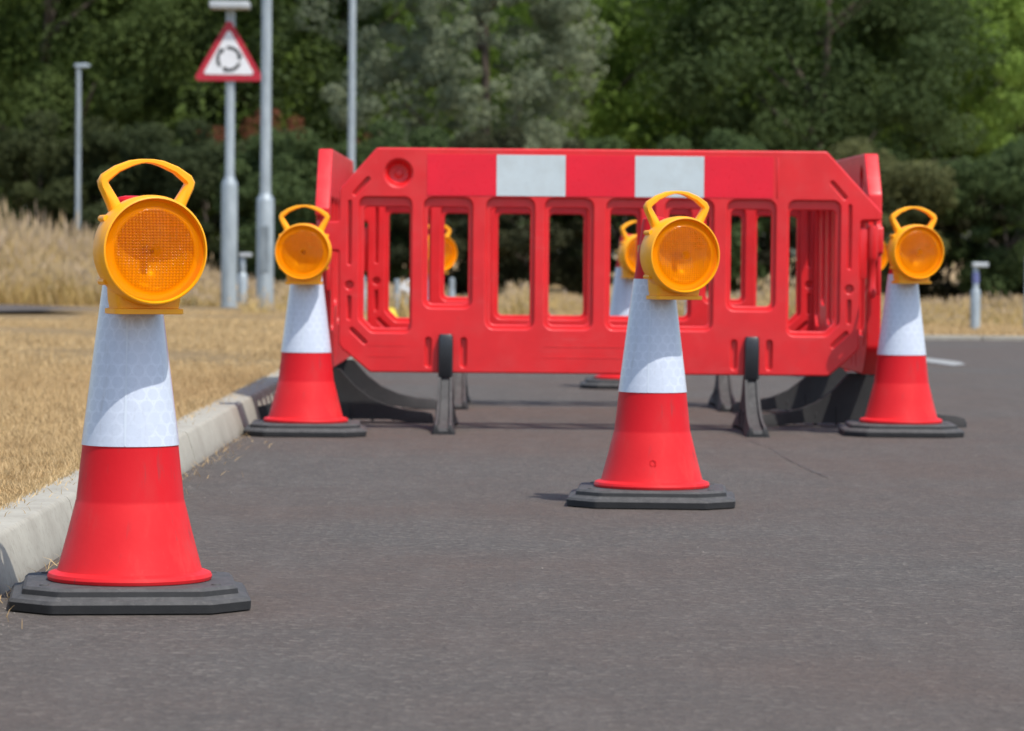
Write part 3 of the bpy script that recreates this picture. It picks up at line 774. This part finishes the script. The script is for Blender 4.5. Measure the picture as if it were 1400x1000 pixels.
post('marker_post', 940, 408, 444, 29.8, .026, M['grey'], 'stubby pale post seen right of the middle cone through the barrier', .02)
# small white board and yellow cap
X, Z = px(556, 392, 30.6); root = empty('marker_board', (X, 30.6, LZ)); tag(root, 'small white arrow shaped board seen through the leftmost barrier opening', 'marker board')
bm = bmesh.new(); box(bm, -.012, .012, .004, .02, 0, Z - LZ, .002); bm_obj('stake', bm, M['steel'], root, 0)
me = plate([rpoly([(-.085, Z - LZ), (.02, Z - LZ - .07), (.06, Z - LZ - .07), (.06, Z - LZ + .07), (.02, Z - LZ + .07)], .008, 2)], .004, .001, -.002)
mesh_obj('board', me, M['white'], root, 0)
X, Z = px(534, 437, 29.4); root = empty('ground_marker', (X, 29.4, .01)); tag(root, 'low yellow marker lying in the grass behind the barrier', 'marker')
bm = bmesh.new(); lathe(bm, [(.0, .16), (.03, .15), (.05, .10), (.10, .02), (.11, 0), (.0, 0)], 16)
bmesh.ops.remove_doubles(bm, verts=bm.verts[:], dist=1e-6); bm_obj('marker_body', bm, M['yellow'], root, 35)

# ------------------------------------------------------------------ trees
def crown_mesh(name, rx, ry, h, z0, n_clump, n_leaf, leaf, seed, droop=0.0, rag=1.0):
    r = np.random.default_rng(seed)
    # clump centres fill the crown volume, denser near the skin
    u = r.uniform(-1, 1, n_clump); a = r.uniform(0, 2 * np.pi, n_clump); q = r.uniform(.45, 1.0, n_clump) ** .6
    zz = z0 + h * (.5 + .5 * u * q)
    prof = np.sqrt(np.clip(1 - (np.abs(u) ** 2.6), 0.05, 1)) * q
    lump = 1 + .22 * np.sin(a * 3 + seed) + .15 * np.sin(a * 5 + u * 4)
    cx_, cy_ = rx * prof * np.cos(a) * lump, ry * prof * np.sin(a) * lump
    cr = r.uniform(.28, .75, n_clump) * min(rx, h * .5) * .42 * rag
    ci = r.integers(0, n_clump, n_leaf)
    d = r.normal(size=(n_leaf, 3)); d /= np.linalg.norm(d, axis=1)[:, None]
    rad = cr[ci] * r.uniform(.55, 1.12, n_leaf) ** .7
    P = np.stack([cx_[ci], cy_[ci], zz[ci]], 1) + d * rad[:, None] * np.array([1, 1, .72])
    P[:, 2] -= droop * (rad ** 2) * 1.2
    P[:, 2] = np.maximum(P[:, 2], .05)
    nrm = d + r.normal(size=(n_leaf, 3)) * .55 + np.array([0, 0, .35]); nrm /= np.linalg.norm(nrm, axis=1)[:, None]
    t = np.cross(nrm, r.normal(size=(n_leaf, 3))); t /= np.linalg.norm(t, axis=1)[:, None]
    b = np.cross(nrm, t)
    L = (leaf * r.uniform(.6, 1.3, n_leaf))[:, None]
    V = np.stack([P - t * L, P - b * L * .5, P + t * L, P + b * L * .5], 1).reshape(-1, 3)
    me = bpy.data.meshes.new(name); me.vertices.add(len(V)); me.vertices.foreach_set('co', V.astype(np.float32).reshape(-1))
    me.loops.add(n_leaf * 4); me.loops.foreach_set('vertex_index', np.arange(n_leaf * 4, dtype=np.int32))
    me.polygons.add(n_leaf); me.polygons.foreach_set('loop_start', (np.arange(n_leaf) * 4).astype(np.int32)); me.polygons.foreach_set('loop_total', np.full(n_leaf, 4, np.int32))
    ct = r.uniform(0, .7, n_clump)
    tint = np.repeat(np.clip(ct[ci] + r.uniform(-.15, .4, n_leaf), 0, 1), 4)
    at = me.attributes.new('tint', 'FLOAT', 'POINT'); at.data.foreach_set('value', tint.astype(np.float32))
    me.update(); me.materials.append(M['leaf']); return me
def trunk_mesh(name, h, r0, seed):
    rr = random.Random(seed); bm = bmesh.new()
    def limb(p0, p1, ra, rb, n=6):
        rings = []; d = (p1 - p0); side = Vector((-d.y, d.x, 0.1)).normalized(); up = d.normalized().cross(side)
        for i in range(n + 1):
            t = i / n; c = p0.lerp(p1, t) + side * math.sin(t * 3 + seed) * .06 * d.length * t; q = ra + (rb - ra) * t
            rings.append([tuple(c + side * q * math.cos(2 * math.pi * k / 8) + up * q * math.sin(2 * math.pi * k / 8)) for k in range(8)])
        loft(bm, rings)
    limb(Vector((0, 0, -.05)), Vector((.15, .05, h)), r0, r0 * .25)
    for k in range(7):
        z = h * rr.uniform(.18, .8); a = rr.uniform(0, 6.28); L = h * rr.uniform(.2, .38)
        limb(Vector((.03, 0, z)), Vector((math.cos(a) * L, math.sin(a) * L, z + L * .8)), r0 * .4, r0 * .08, 4)
    me = bpy.data.meshes.new(name); bmesh.ops.recalc_face_normals(bm, faces=bm.faces[:]); bm.to_mesh(me); bm.free()
    me.materials.append(M['bark']); me.polygons.foreach_set('use_smooth', [True] * len(me.polygons)); return me
big = [(crown_mesh('crown', 2.6, 2.2, 8.5, .6, 190, 52000, .058, 21), trunk_mesh('trunk', 6.5, .17, 1)),
       (crown_mesh('crown', 2.9, 2.3, 7.6, .4, 170, 52000, .062, 22), trunk_mesh('trunk', 6.0, .19, 2)),
       (crown_mesh('crown', 2.3, 2.0, 9.4, .8, 210, 52000, .055, 23), trunk_mesh('trunk', 7.4, .15, 3))]
willow = (crown_mesh('crown', 2.0, 1.6, 7.6, .5, 800, 90000, .038, 31, .5, .46), trunk_mesh('trunk', 5.6, .15, 4))
bush = [(crown_mesh('crown', 1.5, 1.1, 2.3, .0, 70, 24000, .042, 41), trunk_mesh('trunk', 1.5, .05, 5)),
        (crown_mesh('crown', 1.25, 1.0, 1.9, .0, 60, 22000, .040, 42), trunk_mesh('trunk', 1.2, .05, 6))]
def tree(name, proto, x, y, sc, rz, colr, label, cat, group, zb=.02, sz=1.0):
    root = empty(name, (x, y, zb), rz); root.scale = (sc, sc, sc * sz); tag(root, label, cat, group)
    c = link(bpy.data.objects.new('crown', proto[0]), root); c.color = (*colr, 1)
    link(bpy.data.objects.new('trunk', proto[1]), root)
TG, UG = 'woodland trees behind the road', 'bushes at the foot of the woodland'
dk, md, lt, yl, gy, rs, ol = (.075, .112, .042), (.130, .195, .050), (.22, .33, .070), (.22, .33, .07), (.225, .265, .175), (.22, .085, .050), (.125, .135, .055)
def at_pix(xp, d): return (xp - 700) * d / 4700
# (pixel x, distance, proto, scale, colour, zscale, label)
T = [
    (55, 56, 0, .95, (.085, .125, .038), 1, 'mid green tree behind the far left lamp column'),
    (215, 58, 1, .95, md, 1, 'bushy mid green tree above the nearest cone, left of the sign'),
    (385, 57, 2, .95, dk, 1, 'dark tree standing behind the thick lamp column'),
    (455, 58, 0, .90, lt, 1, 'yellowish green tree behind the slim lamp column'),
    (800, 56, 1, .85, lt, 1, 'light green tree directly right of the silvery willow'),
    (960, 58, 0, .80, (.16, .24, .065), 1, 'dark tree above the right half of the front barrier'),
    (1110, 54, 1, .85, dk, 1, 'very dark broad tree above the right barrier corner'),
    (1255, 57, 2, .90, lt, 1, 'mid green tree behind the right corner cone'),
    (1370, 58, 1, .95, (.16, .25, .06), 1, 'light green tree at the right edge of the woodland'),
    (-80, 60, 2, 1, dk, 1, 'dark tree half cut by the left edge of the picture'),
    (1490, 61, 0, 1, md, 1, 'tree mostly beyond the right edge of the picture'),
]
for j, (xp, d, p, sc, c, sz, lab) in enumerate(T):
    tree('broadleaf_tree', big[p], at_pix(xp, d), d, sc, j * 2.1, c, lab, 'tree', TG, sz=sz)
tree('willow_tree', willow, at_pix(650, 52), 52, .98, .4, gy, 'silvery grey green willow behind the barrier', 'tree', TG)
# back row closes the wood
rusty = (crown_mesh('crown', 1.2, .9, 1.9, .0, 40, 2600, .045, 47), trunk_mesh('trunk', 1.2, .04, 7))
backlab = ['far left', 'second from left', 'third from left', 'fourth from left', 'left of centre', 'at the centre', 'right of centre', 'fourth from right', 'third from right', 'second from right', 'far right']
for j in range(11):
    c = [md, md, md, md, lt, lt, lt, yl, yl, lt, yl][j]
    tree('broadleaf_tree', big[(j * 2) % 3], -13.5 + j * 2.75 + random.uniform(-.4, .4), 70 + random.uniform(-2, 3), 1.12, j * 1.3, c,
         'tall tree in the rearmost row of the wood, ' + backlab[j], 'tree', TG)
for j in range(9):
    tree('broadleaf_tree', big[(j + 1) % 3], -15 + j * 3.9, 82 + random.uniform(-2, 2), 1.5, j * 1.9, [md, dk][j % 2],
         'large tree closing the view deep in the wood', 'tree', 'hidden trees deep in the wood')
# bushes
Bs = [
    (40, 50, 0, 1.10, (.06, .075, .03), 'low green bush behind the tall grass at far left'),
    (170, 50, 1, 1.25, (.058, .075, .032), 'green bush behind the nearest amber lamp'),
    (285, 49, 0, 1.05, (.052, .07, .03), 'green bush behind the foot of the sign post'),
    (400, 47, 1, 1.15, dk, 'dark bush just left of the barrier above the left amber lamp'),
    (500, 46, 0, 1.00, dk, 'dark bush behind the left end of the front barrier'),
    (610, 46, 1, 1.05, (.04, .05, .025), 'dark bush seen through the second barrier opening'),
    (720, 45, 0, .95, (.05, .055, .028), 'dark olive bush seen through the middle barrier openings'),
    (840, 46, 1, 1.10, dk, 'dark bush behind the cone in the middle of the barrier'),
    (960, 45, 0, .95, dk, 'dark bush right of the middle amber lamp, behind the barrier'),
    (1070, 46, 1, 1.00, (.05, .05, .03), 'brownish dark bush behind the right barrier openings'),
    (1190, 43, 0, .88, ol, 'olive bush behind the right corner of the barrier'),
    (1290, 44, 1, .95, (.05, .052, .026), 'dark bush behind the right corner cone'),
    (1380, 43, 0, .90, dk, 'dark bush behind the post with the blue band'),
    (1480, 44, 1, 1.0, dk, 'dark bush past the right edge of the road'),
]
for j, (xp, d, p, sc, c, lab) in enumerate(Bs):
    tree('bush', bush[p], at_pix(xp, d), d, sc, j * 1.7, c, lab, 'bush', UG)
for xp, d, sc, zb, lab in ((288, 51.0, .36, 1.80, 'rusty brown dying shrub just left of the sign post'), (372, 50.6, .52, 1.72, 'rusty brown dying shrub right behind the thick lamp column'), (512, 51, .28, 1.9, 'small rusty shrub above the left corner of the barrier')):
    tree('bush', rusty, at_pix(xp, d), d, sc, xp, rs, lab, 'bush', 'rusty shrubs', zb)

print('objects', len(S.objects))
